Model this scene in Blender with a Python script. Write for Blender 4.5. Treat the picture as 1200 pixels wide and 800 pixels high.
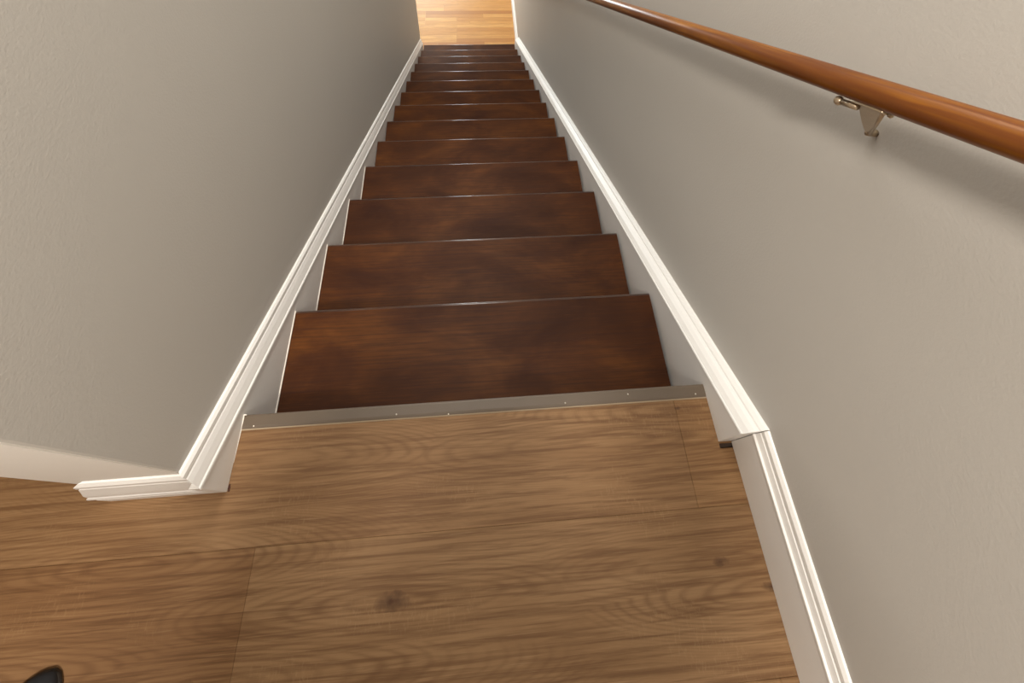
import bpy, bmesh, math, random
from mathutils import Vector, Matrix

# ------------------------------------------------------------------ camera
scene = bpy.context.scene
for o in list(bpy.data.objects):
    bpy.data.objects.remove(o)

G, R = 0.25819, 0.178154            # going and rise of the stairs
S = R / G
A = Vector((0.99636206, -0.06780878, 0.05161981))
B = Vector((0.01965655, 0.77224266, 0.63502352))
Cc = Vector((0.08292319, 0.6316987, -0.77076617))
POS = Vector((-0.01116889, -0.19213113, 1.20127))
cam_data = bpy.data.cameras.new('camera')
cam = bpy.data.objects.new('camera', cam_data)
scene.collection.objects.link(cam)
cam_data.sensor_width = 36
cam_data.lens = 597.244 / 1200 * 36
cam_data.shift_y = (119.353 - 400) / 1200
cam_data.clip_start = 0.01
M = Matrix((A, B, -Cc)).transposed().to_4x4()
M.translation = POS
cam.matrix_world = M
scene.camera = cam

# ------------------------------------------------------------------ light
vs = scene.view_settings
vs.view_transform = 'Standard'
vs.look = 'None'
vs.gamma = 1
vs.use_curve_mapping = False
vs.exposure = 0.27

world = bpy.data.worlds.new('world')
scene.world = world
world.use_nodes = True
world.node_tree.nodes['Background'].inputs[0].default_value = (1, 0.86, 0.7, 1)
world.node_tree.nodes['Background'].inputs[1].default_value = 0.05


def area(name, loc, target, size, power, col, size_y=None, shape='DISK'):
    d = bpy.data.lights.new(name, 'AREA')
    d.shape = shape
    d.size = size
    if size_y:
        d.size_y = size_y
    d.energy = power
    d.color = col
    o = bpy.data.objects.new(name, d)
    o.location = loc
    o.rotation_euler = (Vector(target) - Vector(loc)).to_track_quat('-Z', 'Y').to_euler()
    scene.collection.objects.link(o)
    return o


WARM = (1.0, 0.91, 0.80)
area('landing_ceiling_lamp', (-0.22, -0.95, 2.38), (-0.22, -0.95, 0), 0.24, 56, WARM)
area('stairwell_fill', (0.0, 1.9, 2.42), (0.0, 1.9, 0), 0.9, 44, (1.0, 0.96, 0.90), 3.0, 'RECTANGLE')  # broad fill added to brighten walls and trim, no fixture hangs here
area('lower_room_lamp', (-0.56, 4.85, -0.40), (-0.56, 4.85, -3), 0.4, 20, (1.0, 0.93, 0.82))
area('lower_room_window', (-0.7, 6.9, -1.45), (0.0, 1.2, -0.5), 1.5, 88, (0.86, 0.97, 1.0), 1.3, 'RECTANGLE')


# ------------------------------------------------------------------ helpers
def link(name, bm, mat, parent=None, smooth=False):
    bmesh.ops.recalc_face_normals(bm, faces=bm.faces)
    me = bpy.data.meshes.new(name)
    bm.to_mesh(me)
    bm.free()
    me.materials.append(mat)
    if smooth:
        for p in me.polygons:
            p.use_smooth = True
    o = bpy.data.objects.new(name, me)
    scene.collection.objects.link(o)
    if parent:
        o.parent = parent
    return o


def box(bm, x0, x1, y0, y1, z0, z1):
    v = [bm.verts.new((x, y, z)) for x in (x0, x1) for y in (y0, y1) for z in (z0, z1)]
    for f in ((0, 1, 3, 2), (4, 6, 7, 5), (0, 4, 5, 1), (2, 3, 7, 6), (0, 2, 6, 4), (1, 5, 7, 3)):
        bm.faces.new([v[i] for i in f])


def loft(bm, rings, caps=True):
    vr = [[bm.verts.new(p) for p in r] for r in rings]
    n = len(rings[0])
    for i in range(len(vr) - 1):
        for j in range(n):
            bm.faces.new((vr[i][j], vr[i][(j + 1) % n], vr[i + 1][(j + 1) % n], vr[i + 1][j]))
    if caps:
        bm.faces.new(vr[0][::-1])
        bm.faces.new(vr[-1])


def prism(bm, pts, vec):
    loft(bm, [[Vector(p) for p in pts], [Vector(p) + Vector(vec) for p in pts]])


def tube(bm, p0, p1, r0, r1=None, n=24, stations=None):
    p0, p1 = Vector(p0), Vector(p1)
    r1 = r0 if r1 is None else r1
    d = (p1 - p0).normalized()
    u = d.cross(Vector((0, 0, 1))).normalized() if abs(d.z) < .99 else Vector((1, 0, 0))
    w = d.cross(u)
    st = stations or [(0, r0), (1, r1)]
    rings = [[p0 + (p1 - p0) * t + (u * math.cos(2 * math.pi * k / n) + w * math.sin(2 * math.pi * k / n)) * r
              for k in range(n)] for t, r in st]
    loft(bm, rings)


def bevel(o, w, seg=2, ang=40):
    m = o.modifiers.new('bevel', 'BEVEL')
    m.width = w
    m.segments = seg
    m.limit_method = 'ANGLE'
    m.angle_limit = math.radians(ang)
    return o


def struct(o):
    o['kind'] = 'structure'
    return o


def thing(name, label, cat, loc=(0, 0, 0)):
    o = bpy.data.objects.new(name, None)
    o.location = loc
    o.empty_display_size = .05
    scene.collection.objects.link(o)
    o['label'] = label
    o['category'] = cat
    return o


# ------------------------------------------------------------------ materials
class NT:
    def __init__(s, name, rough=.5):
        s.m = bpy.data.materials.new(name)
        s.m.use_nodes = True
        s.t = s.m.node_tree
        s.b = s.t.nodes['Principled BSDF']
        s.b.inputs['Roughness'].default_value = rough

    def n(s, kind, **kw):
        nd = s.t.nodes.new(kind)
        for k, v in kw.items():
            if k.startswith('i_'):
                nd.inputs[k[2:].replace('_', ' ')].default_value = v
            else:
                setattr(nd, k, v)
        return nd

    def l(s, a, b):
        s.t.links.new(a, b)

    def math(s, op, a, b=None, clamp=False):
        nd = s.t.nodes.new('ShaderNodeMath')
        nd.operation = op
        nd.use_clamp = clamp
        for i, v in enumerate((a, b)):
            if v is None:
                continue
            if isinstance(v, (int, float)):
                nd.inputs[i].default_value = v
            else:
                s.l(v, nd.inputs[i])
        return nd.outputs[0]

    def coord(s, scale=(1, 1, 1), loc=(0, 0, 0), rot=(0, 0, 0), vec=None):
        mp = s.t.nodes.new('ShaderNodeMapping')
        mp.inputs['Scale'].default_value = scale
        mp.inputs['Location'].default_value = loc
        mp.inputs['Rotation'].default_value = rot
        if vec is None:
            tc = s.t.nodes.new('ShaderNodeTexCoord')
            vec = tc.outputs['Object']
        s.l(vec, mp.inputs['Vector'])
        return mp.outputs[0]

    def noise(s, vec, scale, detail=4, rough=.5, dist=0.0):
        nd = s.n('ShaderNodeTexNoise')
        nd.inputs['Scale'].default_value = scale
        nd.inputs['Detail'].default_value = detail
        nd.inputs['Roughness'].default_value = rough
        nd.inputs['Distortion'].default_value = dist
        s.l(vec, nd.inputs['Vector'])
        return nd.outputs[0]

    def ramp(s, fac, stops):
        nd = s.n('ShaderNodeValToRGB')
        e = nd.color_ramp.elements
        while len(e) < len(stops):
            e.new(.5)
        for i, (p, c) in enumerate(stops):
            e[i].position = p
            e[i].color = (*c, 1) if len(c) == 3 else c
        s.l(fac, nd.inputs[0])
        return nd.outputs[0]

    def mix(s, fac, a, b, mode='MIX'):
        nd = s.n('ShaderNodeMix', data_type='RGBA', blend_type=mode)
        for sock, v in ((nd.inputs[0], fac), (nd.inputs[6], a), (nd.inputs[7], b)):
            if isinstance(v, (int, float)):
                sock.default_value = v
            elif isinstance(v, tuple):
                sock.default_value = (*v, 1)
            else:
                s.l(v, sock)
        return nd.outputs[2]

    def bump(s, h, strength=.2, dist=.001):
        nd = s.n('ShaderNodeBump')
        nd.inputs['Strength'].default_value = strength
        nd.inputs['Distance'].default_value = dist
        s.l(h, nd.inputs['Height'])
        s.l(nd.outputs[0], s.b.inputs['Normal'])


def paint(name, col, rough=.6, bscale=350, bstr=.15, mottle=.04, dist=.0006):
    s = NT(name, rough)
    v = s.coord()
    c = s.mix(s.noise(v, 2.5, 3), tuple(x * (1 - mottle) for x in col), tuple(min(1, x * (1 + mottle)) for x in col))
    s.l(c, s.b.inputs['Base Color'])
    s.bump(s.noise(v, bscale, 2), bstr, dist)
    return s.m


wall_m = paint('wall_paint', (.505, .483, .447), .55, 220, .35, .02, .0008)
white_m = paint('white_trim_paint', (.84, .83, .81), .38, 120, .08, .02)
end_panel_m = paint('pale_end_panel', (.80, .77, .72), .5, 200, .2, .02)
ceil_m = paint('ceiling_paint', (.8, .78, .74), .8)


def vinyl():
    """oak-look vinyl plank: cathedral rings round knots, fine pores along X"""
    s = NT('oak_plank', .55)
    s.b.inputs['Specular IOR Level'].default_value = .3
    tc = s.n('ShaderNodeTexCoord')
    oi = s.n('ShaderNodeObjectInfo')
    rnd = oi.outputs['Random']
    sep = s.n('ShaderNodeSeparateXYZ')
    s.l(tc.outputs['Object'], sep.inputs[0])
    x, y = sep.outputs[0], sep.outputs[1]
    wob = s.noise(s.coord((2.2, 7, 1), vec=tc.outputs['Object']), 1.6, 3)
    # cathedral: distance from a knot line, several centres (knots of this floor)
    rings = None
    knots = [(-0.156, -0.286, 7.5, .012), (0.419, -0.276, 7.5, .006), (0.497, -0.314, 6, .006), (0.27, -0.085, 9, 0), (-0.36, -0.075, 6, 0),
             (-0.62, -0.21, 6.5, 0), (-0.80, -0.33, 7, .008), (-0.46, -0.36, 8, .008), (0.405, -0.038, 6, .003)]
    dmin = None
    kdark = None
    for kx, ky, el, kr in knots:
        dx = s.math('MULTIPLY', s.math('SUBTRACT', x, kx), 1 / el)
        dy = s.math('SUBTRACT', y, ky)
        d = s.math('SQRT', s.math('ADD', s.math('MULTIPLY', dx, dx), s.math('MULTIPLY', dy, dy)))
        dmin = d if dmin is None else s.n('ShaderNodeMath', operation='SMOOTH_MIN').outputs[0] if False else s.math('MINIMUM', dmin, d)
        if kr:
            dx2 = s.math('MULTIPLY', s.math('SUBTRACT', x, kx), .42)
            e = s.math('SQRT', s.math('ADD', s.math('MULTIPLY', dx2, dx2), s.math('MULTIPLY', dy, dy)))
            e = s.math('ADD', e, s.math('MULTIPLY', s.math('SUBTRACT', s.noise(tc.outputs['Object'], 70, 3), .5), kr * 1.6))
            kk = s.math('SUBTRACT', 1, s.math('DIVIDE', e, kr * 1.15), True)
            kdark = kk if kdark is None else s.math('MAXIMUM', kdark, kk)
    # rings phase
    fine = s.noise(s.coord((5, 60, 1), vec=tc.outputs['Object']), 1.0, 5, .6)
    ph = s.math('ADD', s.math('ADD', s.math('MULTIPLY', dmin, 420), s.math('MULTIPLY', s.math('MULTIPLY', dmin, dmin), 11000)), s.math('MULTIPLY', wob, 15))
    ph = s.math('ADD', ph, s.math('MULTIPLY', fine, 3.5))
    rg = s.math('ADD', s.math('MULTIPLY', s.math('SINE', ph), .5), .5)
    rg = s.math('POWER', rg, 2.2)
    # fades away from the centres
    fade = s.math('SUBTRACT', 1, s.math('MULTIPLY', dmin, 6.5), True)
    patch = s.noise(s.coord((3, 9, 1), (3, 1, 0), vec=tc.outputs['Object']), 1.3, 2)
    patch = s.ramp(patch, [(.38, (.15,) * 3), (.62, (1,) * 3)])
    rg = s.math('MULTIPLY', s.math('MULTIPLY', rg, s.math('ADD', fade, .15)), patch)
    # streaks
    st1 = s.noise(s.coord((4, 130, 1), vec=tc.outputs['Object']), 1.0, 6, .65, .4)
    st2 = s.noise(s.coord((11, 420, 1), vec=tc.outputs['Object']), 1.0, 3, .6)
    broad = s.noise(s.coord((2.5, 14, 1), vec=tc.outputs['Object']), 1.0, 3, .5, .6)
    base = s.ramp(broad, [(.3, (.285, .170, .084)), (.5, (.335, .210, .110)), (.72, (.385, .250, .138))])
    c = s.mix(s.ramp(st1, [(.38, (.88,) * 3), (.55, (0,) * 3)]), base, (.185, .100, .044))
    c = s.mix(s.math('MULTIPLY', rg, .44), c, (.150, .074, .030))
    c = s.mix(s.ramp(st2, [(.58, (0,) * 3), (.74, (.38,) * 3)]), c, (.50, .36, .22))
    c = s.mix(s.ramp(st2, [(.26, (.45,) * 3), (.40, (0,) * 3)]), c, (.16, .085, .04))
    # silvery cross flecks
    fl = s.noise(s.coord((300, 90, 1), rot=(0, 0, .25), vec=tc.outputs['Object']), 1.0, 2, .5, 1.0)
    flm = s.ramp(s.noise(s.coord((5, 9, 1), (7, 2, 0), vec=tc.outputs['Object']), 1, 1), [(.56, (0,) * 3), (.64, (1,) * 3)])
    c = s.mix(s.math('MULTIPLY', s.ramp(fl, [(.56, (0,) * 3), (.68, (.16,) * 3)]), flm), c, (.55, .40, .25))
    kd = s.math('MULTIPLY', s.math('POWER', kdark, .7), .85)
    c = s.mix(kd, c, (.065, .026, .010))
    # plank to plank tone
    tone = oi.outputs['Color']
    c = s.mix(1.0, c, tone, 'MULTIPLY')
    c = s.mix(1.0, c, (.76, .69, .60), 'MULTIPLY')
    s.l(c, s.b.inputs['Base Color'])
    h = s.math('ADD', s.math('MULTIPLY', st1, .7), s.math('MULTIPLY', st2, .5))
    s.bump(h, .25, .0006)
    return s.m


def stained(gloss=False):
    s = NT('polished_nosing' if gloss else 'dark_stained_wood', .5)
    s.b.inputs['Specular IOR Level'].default_value = .11
    tc = s.n('ShaderNodeTexCoord')
    oi = s.n('ShaderNodeObjectInfo')
    off = s.n('ShaderNodeVectorMath', operation='ADD')
    cmb = s.n('ShaderNodeCombineXYZ')
    s.l(s.math('MULTIPLY', oi.outputs['Random'], 13.0), cmb.inputs[0])
    s.l(s.math('MULTIPLY', oi.outputs['Random'], 7.0), cmb.inputs[1])
    s.l(tc.outputs['Object'], off.inputs[0])
    s.l(cmb.outputs[0], off.inputs[1])
    v = off.outputs[0]
    big = s.noise(s.coord((1.0, 2.0, 1), vec=v), 3.2, 4, .6, .5)
    grain = s.noise(s.coord((5, 150, 30), vec=v), 1, 5, .65, .25)
    fine = s.noise(s.coord((14, 480, 60), vec=v), 1, 3, .6)
    c = s.ramp(big, [(.28, (.030, .0085, .0024)), (.48, (.064, .0195, .0043)), (.62, (.100, .033, .0062)), (.80, (.150, .053, .009))])
    c = s.mix(s.ramp(grain, [(.35, (.62,) * 3), (.58, (0,) * 3)]), c, (.034, .012, .0062))
    c = s.mix(s.ramp(fine, [(.60, (0,) * 3), (.8, (.35,) * 3)]), c, (.21, .085, .028))
    s.l(c, s.b.inputs['Base Color'])
    if gloss:
        s.b.inputs['Roughness'].default_value = .36
        s.b.inputs['Specular IOR Level'].default_value = .9
        s.b.inputs['Coat Weight'].default_value = 1.0
        s.b.inputs['Coat Roughness'].default_value = .30
        return s.m
    s.l(s.ramp(big, [(.3, (.50,) * 3), (.7, (.42,) * 3)]), s.b.inputs['Roughness'])
    s.bump(s.math('ADD', grain, s.math('MULTIPLY', fine, .5)), .2, .0005)
    return s.m


def rail_wood():
    s = NT('handrail_oak', .33)
    tc = s.n('ShaderNodeTexCoord')
    # local X runs along the rail
    v = tc.outputs['Object']
    broad = s.noise(s.coord((2.5, 26, 26), vec=v), 1, 3, .5, .4)
    g = s.noise(s.coord((5, 150, 150), vec=v), 1, 5, .65, .3)
    w = s.n('ShaderNodeTexWave', wave_type='BANDS', bands_direction='Y')
    w.inputs['Scale'].default_value = 42
    w.inputs['Distortion'].default_value = 7
    w.inputs['Detail'].default_value = 3
    w.inputs['Detail Scale'].default_value = .6
    s.l(s.coord((.12, 1, 1), vec=v), w.inputs['Vector'])
    c = s.ramp(broad, [(.3, (.115, .035, .005)), (.5, (.205, .072, .008)), (.7, (.30, .118, .013))])
    c = s.mix(s.ramp(g, [(.34, (.65,) * 3), (.56, (0,) * 3)]), c, (.12, .034, .010))
    c = s.mix(s.ramp(w.outputs['Fac'], [(.0, (.7,) * 3), (.34, (0,) * 3)]), c, (.115, .032, .008))
    s.l(c, s.b.inputs['Base Color'])
    s.b.inputs['Coat Weight'].default_value = .15
    s.b.inputs['Coat Roughness'].default_value = .2
    s.b.inputs['Specular IOR Level'].default_value = .2
    s.bump(g, .15, .0004)
    return s.m


def strip_oak():
    s = NT('golden_oak_strip', .35)
    tc = s.n('ShaderNodeTexCoord')
    oi = s.n('ShaderNodeObjectInfo')
    off = s.n('ShaderNodeVectorMath', operation='ADD')
    cmb = s.n('ShaderNodeCombineXYZ')
    s.l(s.math('MULTIPLY', oi.outputs['Random'], 17.0), cmb.inputs[0])
    s.l(s.math('MULTIPLY', oi.outputs['Random'], 5.0), cmb.inputs[1])
    s.l(tc.outputs['Object'], off.inputs[0])
    s.l(cmb.outputs[0], off.inputs[1])
    g = s.noise(s.coord((5, 70, 1), vec=off.outputs[0]), 1, 5, .65, .5)
    c = s.ramp(oi.outputs['Random'], [(0, (.38, .155, .036)), (.25, (.50, .235, .058)), (.7, (.56, .28, .075)), (1, (.64, .345, .105))])
    c = s.mix(s.ramp(g, [(.34, (.55,) * 3), (.58, (0,) * 3)]), c, (.33, .14, .036))
    s.l(c, s.b.inputs['Base Color'])
    return s.m


def plain(name, col, rough=.5, metal=0.0, bs=0, var=.12):
    s = NT(name, rough)
    v = s.coord()
    c = s.mix(s.noise(v, 30, 4), tuple(x * (1 - var) for x in col), tuple(min(1, x * (1 + var)) for x in col))
    s.l(c, s.b.inputs['Base Color'])
    s.b.inputs['Metallic'].default_value = metal
    if bs:
        s.bump(s.noise(v, bs, 3), .3, .0004)
    return s.m


plank_m = vinyl()
tread_m = stained()
edge_m = stained(True)
rail_m = rail_wood()
strip_m = strip_oak()
nose_m = plain('taupe_stair_nose', (.118, .087, .060), .42, .0, 500, .05)
nail_m = plain('bright_nail', (.85, .80, .70), .25, .6)
brass_m = plain('brushed_nickel_brass', (.46, .36, .25), .33, .75, 900)
caulk_m = plain('white_caulk', (.85, .80, .72), .5, 0, 300)
gap_m = plain('dark_gap', (.02, .008, .006), .8)
sub_m = plain('subfloor', (.06, .04, .03), .9)
shoe_m = plain('black_shoe_fabric', (.010, .011, .014), .75, 0, 700, .3)
sole_m = plain('dark_rubber_sole', (.02, .017, .015), .6, 0, 300, .2)

# ------------------------------------------------------------------ structure
WL, WLo = -.487, -.667           # stairwell face and hall face of the left wall
WR = .513                        # face of the right wall
WEND = -.098                     # near end of the left wall
YB = 3.56                        # bottom end of the left wall
ZL = -15 * R                     # lower floor level
TOP = 2.45
YBACK, XH = -2.6, -3.0


def sbox(name, mat, *d, bev=0):
    bm = bmesh.new()
    box(bm, *d)
    o = struct(link(name, bm, mat))
    if bev:
        bevel(o, bev)
    return o


sbox('wall_left', wall_m, WLo, WL, WEND, YB, ZL, TOP, bev=.003)
sbox('wall_right', wall_m, WR, WR + .12, YBACK, 7.0, ZL, TOP)
sbox('wall_back', wall_m, XH, WR, YBACK - .1, YBACK, -.02, TOP)
sbox('wall_hall', wall_m, XH - .1, XH, YBACK - .1, 7.0, ZL, TOP)
sbox('wall_hall_end', wall_m, XH, WLo, 1.6, 1.7, 0, TOP)
sbox('ceiling', ceil_m, XH - .1, WR + .12, YBACK - .1, YB + .12, TOP, TOP + .1)
sbox('wall_header', wall_m, XH, WR, YB, YB + .12, -.30, TOP)
sbox('ceiling_lower', ceil_m, XH, WR, YB + .12, 7.0, -.30, -.2)
sbox('wall_lower_end', wall_m, XH, WR, 7.0, 7.1, ZL, -.2)
sbox('wall_lower_side', wall_m, XH, WLo, YB - .1, YB, ZL, -.2)

# landing floor: subfloor + planks ----------------------------------
floor_bm = bmesh.new()
box(floor_bm, XH, WR, YBACK, -.03, -.20, -.008)
box(floor_bm, XH, WLo, -.03, 1.6, -.20, -.008)
floor = struct(link('floor', floor_bm, sub_m))


random.seed(11)
TINTS = {(0, 2): (1.04, 1.01, .95, 1), (0, 1): (1, .985, .97, 1), (1, 2): (1, 1, 1, 1), (1, 1): (.87, .81, .75, 1)}


def plank(x0, x1, y0, y1, notch=None, tint=None):
    bm = bmesh.new()
    e = .00012
    x0, x1, y0, y1 = x0 + e, x1 - e, y0 + e, y1 - e
    if notch:
        nx, ny0, ny1 = notch
        pts = [(x0, y0), (x1, y0), (x1, ny0), (nx, ny0), (nx, ny1), (x1, ny1), (x1, y1), (x0, y1)]
    else:
        pts = [(x0, y0), (x1, y0), (x1, y1), (x0, y1)]
    prism(bm, [(a, b_, -.007) for a, b_ in pts], (0, 0, .007))
    o = link('plank', bm, plank_m, floor)
    bevel(o, .0004, 1)
    t_ = random.uniform(.9, 1.0)
    o.color = tint or (t_, t_ * random.uniform(.96, 1), t_ * random.uniform(.93, 1), 1)
    return o


PW = .2035
rowy = -.012
rows = []
y1 = -.012
k = 0
PW0 = .188
ends = {0: [-1.62, .4015, WR], 1: [-1.25, -.3985, WR], 2: [-.72, .47, WR], 3: [-1.0, .22, WR]}
while y1 > YBACK + .01:
    y0 = max(y1 - (PW0 if k == 0 else .2195), YBACK)
    e = ends.get(k, [-1.5 + .37 * (k % 4), -.3 + .25 * (k % 3), WR])
    xs = [XH] + e
    for q_, (a, b_) in enumerate(zip(xs[:-1], xs[1:])):
        plank(a, b_, y0, y1, (.474, -.1115, -.1035) if (k == 0 and b_ == WR) else None, TINTS.get((k, q_)))
    y1 = y0
    k += 1
y0 = -.012
k = 0
while y0 < 1.59:
    y1 = min(y0 + PW, 1.6)
    for a, b_ in zip([XH, -1.9 + .4 * (k % 3)], [-1.9 + .4 * (k % 3), WLo + .17 if y0 < -.02 else WLo - .001]):
        plank(a, b_, y0, y1)
    y0 = y1
    k += 1

# lower floor ---------------------------------------------------------
bm = bmesh.new()
box(bm, XH, WR, YB, 7.0, ZL - .1, ZL - .006)
lower = struct(link('floor_lower', bm, sub_m))
random.seed(4)
me_cache = {}
SW = .0573
Y0 = 15 * G - G + .004
y = 14 * G - .012
r_ = 0
while y < 5.7:
    x = WR - .002
    while x > -1.6:
        L = random.choice((.35, .5, .65, .8, 1.0))
        if L not in me_cache:
            bm = bmesh.new()
            box(bm, -L + .0008, 0, 0, SW - .0009, -.006, 0)
            me = bpy.data.meshes.new('floor_board')
            bmesh.ops.recalc_face_normals(bm, faces=bm.faces)
            bm.to_mesh(me)
            bm.free()
            me.materials.append(strip_m)
            me_cache[L] = me
        o = bpy.data.objects.new('floor_board', me_cache[L])
        o.location = (x, y, ZL)
        o.parent = lower
        scene.collection.objects.link(o)
        x -= L
        if r_ == 0 and x < -1.0:
            pass
    y += SW
    r_ += 1

# ------------------------------------------------------------------ trims
def stair_ring(xw, sgn, prof, y, mitre=0):
    """profile (d, v): d off the wall, v height over the nosing line"""
    return [Vector((xw + sgn * d, y - mitre * d, -S * (y - mitre * d) + v)) for d, v in prof]


LP = [(.0, .034), (.0205, .034), (.0222, .038), (.0215, .043), (.0190, .045), (.0180, .050), (.0140, .066), (.0100, .078), (.0080, .081),
      (.0090, .085), (.0085, .094), (.0045, .100), (.0, .101)]
RP = [(.0, .0455), (.0410, .0455), (.0420, .0480), (.0408, .0510), (.0388, .0515), (.0375, .0485), (.0358, .0520), (.0300, .0600), (.0220, .0665),
      (.0160, .0695), (.0145, .0675), (.0128, .0725), (.0065, .0785), (.0, .0790)]

# skirt boards on the stairs (with their feet on the landing)
def skirt(name, x0, x1, ys, ye, vin):
    bm = bmesh.new()
    pts = [(x0, ys, 0.0005), (x0, ys, -S * ys + vin), (x0, ye, -S * ye + vin), (x0, ye, max(ZL, -S * ye - .35)), (x0, .25, -S * .25 - .35), (x0, .002, -.30), (x0, .002, .0005)]
    prism(bm, pts, (x1 - x0, 0, 0))
    o = struct(link(name, bm, white_m))
    bevel(o, .0012, 2)
    return o


def cap(bm, rings):
    loft(bm, rings)


skirt('baseboard_left', WL - .001, -.468, -.1185, YB, .0345)
skirt('baseboard_right', .473, WR + .001, -.1005, 14 * G + .05, .047)

bm = bmesh.new()
loft(bm, [stair_ring(WL, 1, LP, WEND, 1), stair_ring(WL, 1, LP, YB - .02)])
o = struct(link('trim_1', bm, white_m))
bm = bmesh.new()
yj = 14 * G + .05
loft(bm, [stair_ring(WR, -1, RP, -.1005), stair_ring(WR, -1, RP, yj)])
o = struct(link('trim_2', bm, white_m))

# base on the end of the left wall: board and cap with its open cut end
EP = [(0, .046), (.0200, .046), (.0200, .051), (.0192, .058), (.0175, .061), (.0162, .080), (.0125, .104), (.0100, .121), (.0080, .124), (.0095, .130),
      (.0085, .142), (.0040, .150), (0, .151)]
bm = bmesh.new()
box(bm, WLo - .002, WL - .0012, -.1185, WEND + .002, .0005, .047)
o = struct(link('baseboard_left_end', bm, white_m))
bevel(o, .001)
bm = bmesh.new()
loft(bm, [[Vector((-.639 - 2.1 * d, WEND - d, z)) for d, z in EP], [Vector((WL + d * .95, WEND - d, z)) for d, z in EP]])
o = struct(link('trim_3', bm, white_m))

# thin panel over the near end of the left wall, paler than wall_m
sbox('trim_7', end_panel_m, WLo - .0005, WL - .0015, WEND - .0012, WEND + .001, .02, TOP - .002)

# landing base on the right wall
bm = bmesh.new()
box(bm, .4995, WR + .001, YBACK, -.1015, .0005, .106)
o = struct(link('baseboard_right_landing', bm, white_m))
bevel(o, .001)
DP = [(0, .105), (.0150, .105), (.0160, .108), (.0155, .1115), (.0120, .1125), (.0105, .117), (.0085, .126), (.0060, .1275), (.0078, .131), (.0075, .140),
      (.0035, .146), (0, .147)]
bm = bmesh.new()
loft(bm, [[Vector((WR - d, yy, z)) for d, z in DP] for yy in (YBACK, -.1015)])
o = struct(link('trim_4', bm, white_m))

# lower floor base, right
bm = bmesh.new()
box(bm, .4985, WR + .001, yj, 7.0, ZL, ZL + .10)
o = struct(link('baseboard_right_lower', bm, white_m))
bm = bmesh.new()
loft(bm, [[Vector((WR - d, yy, z + ZL - .005)) for d, z in DP] for yy in (yj, 7.0)])
o = struct(link('trim_5', bm, white_m))

# ------------------------------------------------------------------ staircase
stairs = thing('staircase', 'straight flight of dark stained wooden stairs between two walls', 'stairs')
TW = .465
NOSE, TT = .024, .027


def tread_mesh(depth):
    bm = bmesh.new()
    pts = [(0, -.0)]
    # section in (y, z); front edge rounded
    sec = [(-depth, 0), (-depth, -TT)]
    sec += [(-.006, -TT), (-.0015, -TT + .004), (0, -TT + .010), (0, -.0065), (-.0005, -.0040), (-.0019, -.0019), (-.0040, -.0005), (-.0065, 0)]
    prism(bm, [(-TW, y_, z_) for y_, z_ in sec], (2 * TW, 0, 0))
    bmesh.ops.recalc_face_normals(bm, faces=bm.faces)
    me = bpy.data.meshes.new('tread')
    bm.to_mesh(me)
    bm.free()
    me.materials.append(tread_m)
    me.materials.append(edge_m)
    for p in me.polygons:
        if p.normal.y > .12 and p.normal.z > .1:
            p.material_index = 1
            p.use_smooth = True
    return me


def riser_mesh():
    bm = bmesh.new()
    box(bm, -TW, TW, -.016, 0, -R + .0005, -TT)
    me = bpy.data.meshes.new('riser')
    bmesh.ops.recalc_face_normals(bm, faces=bm.faces)
    bm.to_mesh(me)
    bm.free()
    me.materials.append(tread_m)
    return me


tm, rm = tread_mesh(G + NOSE - .0005), riser_mesh()
cm = bmesh.new()
prism(cm, [(-TW - .003, 0, -.001), (-TW - .0010, 0, -.001), (-TW - .0012, 0, .0010), (-TW - .003, 0, .002)], (0, -G + .004, 0))
bmesh.ops.recalc_face_normals(cm, faces=cm.faces)
cme = bpy.data.meshes.new('caulk_bead')
cm.to_mesh(cme)
cm.free()
cme.materials.append(caulk_m)
for k in range(0, 15):
    if k:
        t = bpy.data.objects.new('tread', tm)
        t.location = (0, k * G, -k * R)
        t.parent = stairs
        scene.collection.objects.link(t)
        if k < 5:
            c = bpy.data.objects.new('caulk_bead', cme)
            c.location = (0, 0, 0)
            c.parent = t
            scene.collection.objects.link(c)
    rr = bpy.data.objects.new('riser', rm)
    rr.location = (0, k * G - NOSE, -k * R)
    rr.parent = stairs
    scene.collection.objects.link(rr)

# taupe nosing strip along the landing edge
nose = thing('stair_nose', 'taupe metal nosing strip nailed along the top edge of the landing', 'stair nosing')
bm = bmesh.new()
sec = [(-.0215, .0), (-.0205, .0022), (-.016, .0030), (-.001, .0030), (.0022, .0018), (.0032, -.0010), (.0032, -.030), (.0005, -.030), (.0005, -.002), (-.0215, -.002)]
prism(bm, [(-.4675, y_, z_) for y_, z_ in sec], (.9405, 0, 0))
link('strip', bm, nose_m, nose)
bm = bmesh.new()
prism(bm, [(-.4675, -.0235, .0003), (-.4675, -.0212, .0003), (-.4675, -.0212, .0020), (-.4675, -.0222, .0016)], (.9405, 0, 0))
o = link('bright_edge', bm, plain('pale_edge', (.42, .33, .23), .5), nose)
for x_, y_ in ((-.445, -.0175), (-.170, -.0145), (-.066, -.0205), (.173, -.0150), (.307, -.0070), (.451, -.0150)):
    bm = bmesh.new()
    tube(bm, (x_, y_, .0015), (x_, y_, .0042), .0016, n=12, stations=[(0, .0017), (.7, .0017), (1, .0009)])
    link('nail_head', bm, nail_m, nose, True)
for pts in ([(-.4685, -.022), (-.4685, .004)],):
    bm = bmesh.new()
    tube(bm, (-.4688, -.075, .001), (-.4680, -.0215, .0015), .0012, n=8)
    tube(bm, (-.4680, -.0215, .0015), (-.4672, .003, .0045), .0012, n=8)
    tube(bm, (-.475, .0025, .0050), (-.4625, .0025, .0045), .0013, n=8)
    link('caulk_bead', bm, caulk_m, nose, True)

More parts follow.
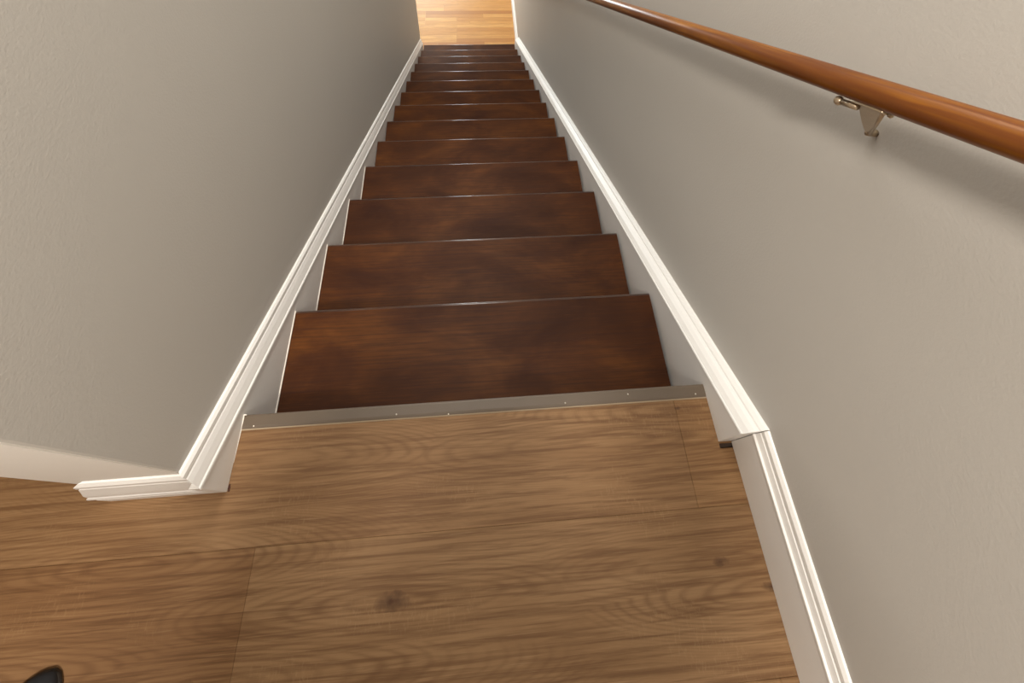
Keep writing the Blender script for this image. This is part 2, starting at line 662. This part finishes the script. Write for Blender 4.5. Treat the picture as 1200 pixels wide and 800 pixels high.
# brown nick where the left skirt meets the floor
bm = bmesh.new()
for j, (x_, y_, w_) in enumerate(((-.4665, -.112, .0030), (-.4655, -.1165, .0020), (-.4660, -.108, .0015))):
    tube(bm, (x_, y_, .0002), (x_, y_, .0014), w_, n=9, stations=[(0, w_), (1, w_ * .6)])
o = link('trim_6', bm, plain('raw_brown_wood', (.07, .022, .010), .8))
struct(o)

# ------------------------------------------------------------------ handrail
D = Vector((0, 1, -S)).normalized()
RX, RH, RR = .44, .8925, .0165
rail = thing('handrail', 'round orange-brown wooden handrail fixed along the right wall', 'handrail', (RX, 0, RH))
bm = bmesh.new()
# local frame: X along the rail
n = 32
y_a, y_b = -.34, 3.7
La, Lb = y_a * math.sqrt(1 + S * S), y_b * math.sqrt(1 + S * S)
st = [(La, RR * .6), (La + .003, RR * .92), (La + .008, RR), (Lb - .008, RR), (Lb - .003, RR * .92), (Lb, RR * .6)]
rings = [[Vector((l_, math.cos(2 * math.pi * k / n) * r0, math.sin(2 * math.pi * k / n) * r0)) for k in range(n)] for l_, r0 in st]
loft(bm, rings)
ro = link('rail', bm, rail_m, rail, True)
ro.rotation_euler = D.to_track_quat('X', 'Z').to_euler()


def bracket(yc):
    """saddle under the rail, flat tapered arm, small boss at the wall"""
    ctr = Vector((0, yc, -S * yc))                       # on the rail axis, relative to the rail's empty
    N = Vector((0, S, 1)).normalized()                   # perpendicular to the rail, upward
    X = Vector((1, 0, 0))
    bm = bmesh.new()
    # saddle plate
    def arc(r_in, r_out):
        sec = []
        for t in range(9):
            a_ = math.radians(-90 - 34 + 68 * t / 8)
            sec.append((math.cos(a_) * r_in, math.sin(a_) * r_in))
        for t in range(8, -1, -1):
            a_ = math.radians(-90 - 34 + 68 * t / 8)
            sec.append((math.cos(a_) * r_out, math.sin(a_) * r_out))
        return sec
    sec = arc(RR - .0008, RR + .0026)
    loft(bm, [[ctr + D * s_ + X * a_ + N * b_ for a_, b_ in sec] for s_ in (-.028, .020)])
    br = link('bracket', bm, brass_m, rail, True)
    bevel(br, .0008)
    # arm: a flat plate, wide under the rail and tapering down to the wall boss
    low = Vector((.503 - RX, yc + .012, -S * yc - .098))
    e1 = ctr + D * .017 - N * (RR + .001)
    e2 = ctr - D * .021 - N * (RR + .001)
    rings = []
    for t in (0, .12, .3, .5, .7, .88, 1):
        tt = t ** .85
        p = e1.lerp(low + D * .0036, tt)
        q = e2.lerp(low - D * .0030, tt)
        sag = N * (-.004 * math.sin(t * math.pi))
        th = .0022
        rings.append([p + sag - X * th, p + sag + X * th, q + X * th + sag * .5, q - X * th + sag * .5])
    bm = bmesh.new()
    loft(bm, rings)
    ar = link('arm', bm, brass_m, br)
    bevel(ar, .0012)
    # raised edge along the near side of the plate
    bm = bmesh.new()
    tube(bm, e2 - X * .001, low - D * .0034 - X * .0015, .0024, n=12)
    link('rib', bm, brass_m, br, True)
    # boss
    bm = bmesh.new()
    tube(bm, low - Vector((.004, 0, 0)), (WR - RX + .0005, low.y, low.z), .009, n=20, stations=[(0, .0030), (.25, .0040), (.6, .0045), (1, .0047)])
    link('wall_boss', bm, brass_m, br, True)
    # clamp screw seen as a ball on the lower end, with its short stem
    c0 = ctr + D * .045 - N * (RR + .0065) - X * .003
    bm = bmesh.new()
    bmesh.ops.create_icosphere(bm, subdivisions=3, radius=.0060, matrix=Matrix.Translation(c0))
    link('screw', bm, brass_m, br, True)
    bm = bmesh.new()
    tube(bm, c0 - D * .0065, c0 - D * .030 + N * .001, .0042, n=16)
    link('stem', bm, brass_m, br, True)
    c1 = ctr - D * .029 - N * (RR + .0020)
    bm = bmesh.new()
    bmesh.ops.create_icosphere(bm, subdivisions=2, radius=.0034, matrix=Matrix.Translation(c1))
    link('screw', bm, brass_m, br, True)


for yb in (.150, 2.0, 3.3):
    bracket(yb)

# ------------------------------------------------------------------ person
skin_m = plain('skin', (.50, .29, .20), .5, 0, 300, .05)
shirt_m = plain('grey_sweater', (.12, .12, .13), .85, 0, 500, .15)
trouser_m = plain('dark_trousers', (.025, .028, .036), .85, 0, 500, .2)
hair_m = plain('brown_hair', (.05, .028, .016), .6, 0, 400, .3)
eye_m = plain('eye', (.5, .48, .45), .2, 0, 0, .05)
glass_m = plain('black_glass', (.006, .006, .008), .12, 0, 0, .1)

person = thing('person', 'person standing on the landing, only the black toe of one shoe in view bottom left', 'person', (-.40, -.72, 0))
PO = Vector(person.location)


def skinned(name, verts, edges, radii, root, mat, parent, sub=2):
    me = bpy.data.meshes.new(name)
    me.from_pydata([Vector(v) - PO for v in verts], edges, [])
    me.materials.append(mat)
    o = bpy.data.objects.new(name, me)
    scene.collection.objects.link(o)
    o.parent = parent
    sk = o.modifiers.new('skin', 'SKIN')
    sk.use_smooth_shade = True
    for v_, r in zip(me.skin_vertices[0].data, radii):
        v_.radius = r if isinstance(r, tuple) else (r, r)
        v_.use_root = False
    me.skin_vertices[0].data[root].use_root = True
    su = o.modifiers.new('subsurf', 'SUBSURF')
    su.levels = su.render_levels = sub
    return o


class Rig:
    def __init__(s):
        s.v, s.e, s.r = [], [], []

    def add(s, p, r, prev=None):
        s.v.append(tuple(p))
        s.r.append(r)
        if prev is not None:
            s.e.append((prev, len(s.v) - 1))
        return len(s.v) - 1

    def chain(s, pts, prev=None):
        for p, r in pts:
            prev = s.add(p, r, prev)
        return prev


SH = {-1: (-.325, -.70, 1.37), 1: (.045, -.69, 1.36)}
EL = {-1: (-.295, -.50, 1.13), 1: (.115, -.49, 1.12)}
PC = POS - Cc * .008 - B * .055                     # the phone's middle
WR_ = {sd: PC + A * sd * .066 - B * .055 - Cc * .030 for sd in (-1, 1)}
HIP = {-1: (-.365, -.83, .87), 1: (-.195, -.83, .87)}
KN = {-1: (-.56, -.65, .48), 1: (-.07, -.70, .47)}
AN = {-1: (-.757, -.530, .085), 1: (-.03, -.88, .085)}
rg = Rig()
pel = rg.add((-.28, -.83, .93), (.125, .10))
sp = rg.chain([((-.255, -.82, 1.07), (.115, .09)), ((-.20, -.77, 1.22), (.13, .10)), ((-.155, -.72, 1.36), (.105, .085))], pel)
nk = rg.chain([((-.145, -.675, 1.45), .052), ((-.14, -.645, 1.505), .050), ((-.135, -.60, 1.56), (.074, .086)), ((-.132, -.575, 1.63), (.078, .092)), ((-.13, -.575, 1.685), (.050, .060))], sp)
hd = nk - 2
for sd in (-1, 1):
    s0, e0, w0 = Vector(SH[sd]), Vector(EL[sd]), WR_[sd]
    w = rg.chain([(s0, .056), (s0.lerp(e0, .5), .046), (e0, .039), (e0.lerp(w0, .4), .037), (w0, .025)], sp)
    palm = PC + A * sd * .064 - B * .022 - Cc * .020
    pm = rg.chain([(w0.lerp(palm, .5), (.026, .018)), (palm, (.024, .014))], w)
    for j in range(4):                               # fingers behind the phone
        kb = palm + B * (.024 - .0185 * j) + A * sd * .006 + Cc * .006
        L = (.026, .029, .027, .021)[j]
        rg.chain([(kb, .0088), (kb + Cc * .012 - A * sd * .010, .0083), (kb + Cc * .019 - A * sd * (.010 + L * .7), .0078), (kb + Cc * .017 - A * sd * (.010 + L * 1.3), .0068)], pm)
    tb = palm - B * .020 - Cc * .010
    rg.chain([(tb, .0115), (tb + B * .018 - Cc * .006 - A * sd * .018, .0098), (tb + B * .036 - Cc * .001 - A * sd * .032, .0085)], pm)
    h0, k0, a0 = Vector(HIP[sd]), Vector(KN[sd]), Vector(AN[sd])
    toe = {-1: Vector((-.715, -.440, .035)), 1: Vector((-.015, -.79, .035))}[sd]
    rg.chain([(h0, .085), (h0.lerp(k0, .5), .070), (k0, .052), (k0.lerp(a0, .35), .050), (a0, .034), (toe, (.030, .020))], pel)
# nose and ears
look = Vector((.05, .72, -.69)).normalized()
hc = Vector(rg.v[hd])
rg.chain([(hc + look * .075, .016), (hc + look * .103, .010)], hd)
for sd in (-1, 1):
    rg.chain([(hc + Vector((sd * .076, -.012, .015)), (.012, .020))], hd)
body = skinned('body', rg.v, rg.e, rg.r, pel, skin_m, person)
for sd in (-1, 1):
    bm = bmesh.new()
    up = look.cross(Vector((1, 0, 0))).normalized()
    c_ = hc - PO + look * .066 + Vector((sd * .030, 0, 0)) + up * .022 * (1 if up.z > 0 else -1)
    bmesh.ops.create_icosphere(bm, subdivisions=3, radius=.0115, matrix=Matrix.Translation(c_))
    ey = link('eye', bm, eye_m, body, True)
    bm = bmesh.new()
    bmesh.ops.create_icosphere(bm, subdivisions=2, radius=.0060, matrix=Matrix.Translation(c_ + look * .0070))
    link('iris', bm, glass_m, body, True)
bm = bmesh.new()
c_ = hc - PO + look * .086 - up * .034 * (1 if up.z > 0 else -1)
bmesh.ops.create_icosphere(bm, subdivisions=3, radius=.024, matrix=Matrix.Translation(c_) @ Matrix.Diagonal((1, .28, .28, 1)))
link('mouth', bm, plain('lips', (.36, .12, .10), .45), body, True)
bm = bmesh.new()
c_ = Vector((-.132, -.597, 1.645)) - PO
bmesh.ops.create_icosphere(bm, subdivisions=4, radius=1, matrix=Matrix.Translation(c_) @ Matrix.Diagonal((.090, .098, .078, 1)))
for v_ in list(bm.verts):
    d_ = v_.co - c_
    if d_.dot(look) > .052:
        bm.verts.remove(v_)
hr = link('hair', bm, hair_m, person, True)
so = hr.modifiers.new('solid', 'SOLIDIFY')
so.thickness = .012

rg = Rig()
p0 = rg.add((-.288, -.83, .78), (.188, .150))
c0 = rg.chain([((-.285, -.83, .88), (.184, .146)), ((-.27, -.825, .98), (.162, .130)), ((-.245, -.81, 1.09), (.148, .118)), ((-.20, -.77, 1.22), (.152, .122)), ((-.155, -.715, 1.37), (.125, .106)), ((-.147, -.685, 1.45), (.074, .074))], p0) - 1
for sd in (-1, 1):
    s0, e0, w0 = Vector(SH[sd]), Vector(EL[sd]), WR_[sd]
    rg.chain([(s0, .066), (s0.lerp(e0, .5), .057), (e0, .050), (e0.lerp(w0, .4), .046), (e0.lerp(w0, .9), .034)], c0)
skinned('sweater', rg.v, rg.e, rg.r, p0, shirt_m, person)
rg = Rig()
p0 = rg.add((-.28, -.83, .93), (.152, .124))
rg.chain([((-.262, -.823, 1.05), (.135, .108))], p0)
for sd in (-1, 1):
    h0, k0, a0 = Vector(HIP[sd]), Vector(KN[sd]), Vector(AN[sd])
    rg.chain([(h0, .103), (h0.lerp(k0, .5), .084), (k0, .066), (k0.lerp(a0, .5), .060), (k0.lerp(a0, .94), .052)], p0)
skinned('trousers', rg.v, rg.e, rg.r, p0, trouser_m, person)

def shoe_mesh(z0, ztop, grow, closed_top=True):
    bm = bmesh.new()
    st = []
    N_ = 44
    for i in range(N_ + 1):
        t = i / N_
        u = .142 - .285 * t                       # toe at +y
        w = .044 * (max(0, 1 - ((t - .36) / .385) ** 2) ** .5 if t < .36 else 1) if t < .36 else .044 - .012 * math.sin(min(1, (t - .36) / .35) * math.pi / 2) + .003 * max(0, (t - .71)) / .29
        if t > .9:
            w *= max(0.05, 1 - ((t - .9) / .101) ** 2) ** .5
        if t < .36:
            w = .044 * max(.02, 1 - ((.36 - t) / .361) ** 2.4) ** .6
        h = ztop if ztop < .03 else .030 + (.052 * min(1, max(0, (t - .06) / .5)) ** 1.1) + .012 * max(0, t - .6)
        if t < .08 and ztop > .03:
            h = .016 + .014 * (t / .08) ** .5
        ring = []
        m = 20
        for k_ in range(m):
            a_ = 2 * math.pi * k_ / m
            cx, cz = math.cos(a_), math.sin(a_)
            cx = math.copysign(abs(cx) ** .75, cx)
            cz = math.copysign(abs(cz) ** .7, cz)
            ring.append(Vector((cx * (w + grow) * (1 if cz < 0 else 1 - .25 * cz), u, (z0 + h) / 2 + cz * (h - z0) / 2)))
        st.append(ring)
    loft(bm, st)
    return bm


for sx, sy, rz in ((-.722, -.452, -26), (-.022, -.80, -8)):
    o = link('shoe', shoe_mesh(.008, .06, 0), shoe_m, person, True)
    o.location = Vector((sx, sy, 0)) - PO
    o.rotation_euler = (0, 0, math.radians(rz))
    link('sole', shoe_mesh(.0, .014, .003), sole_m, o, True)
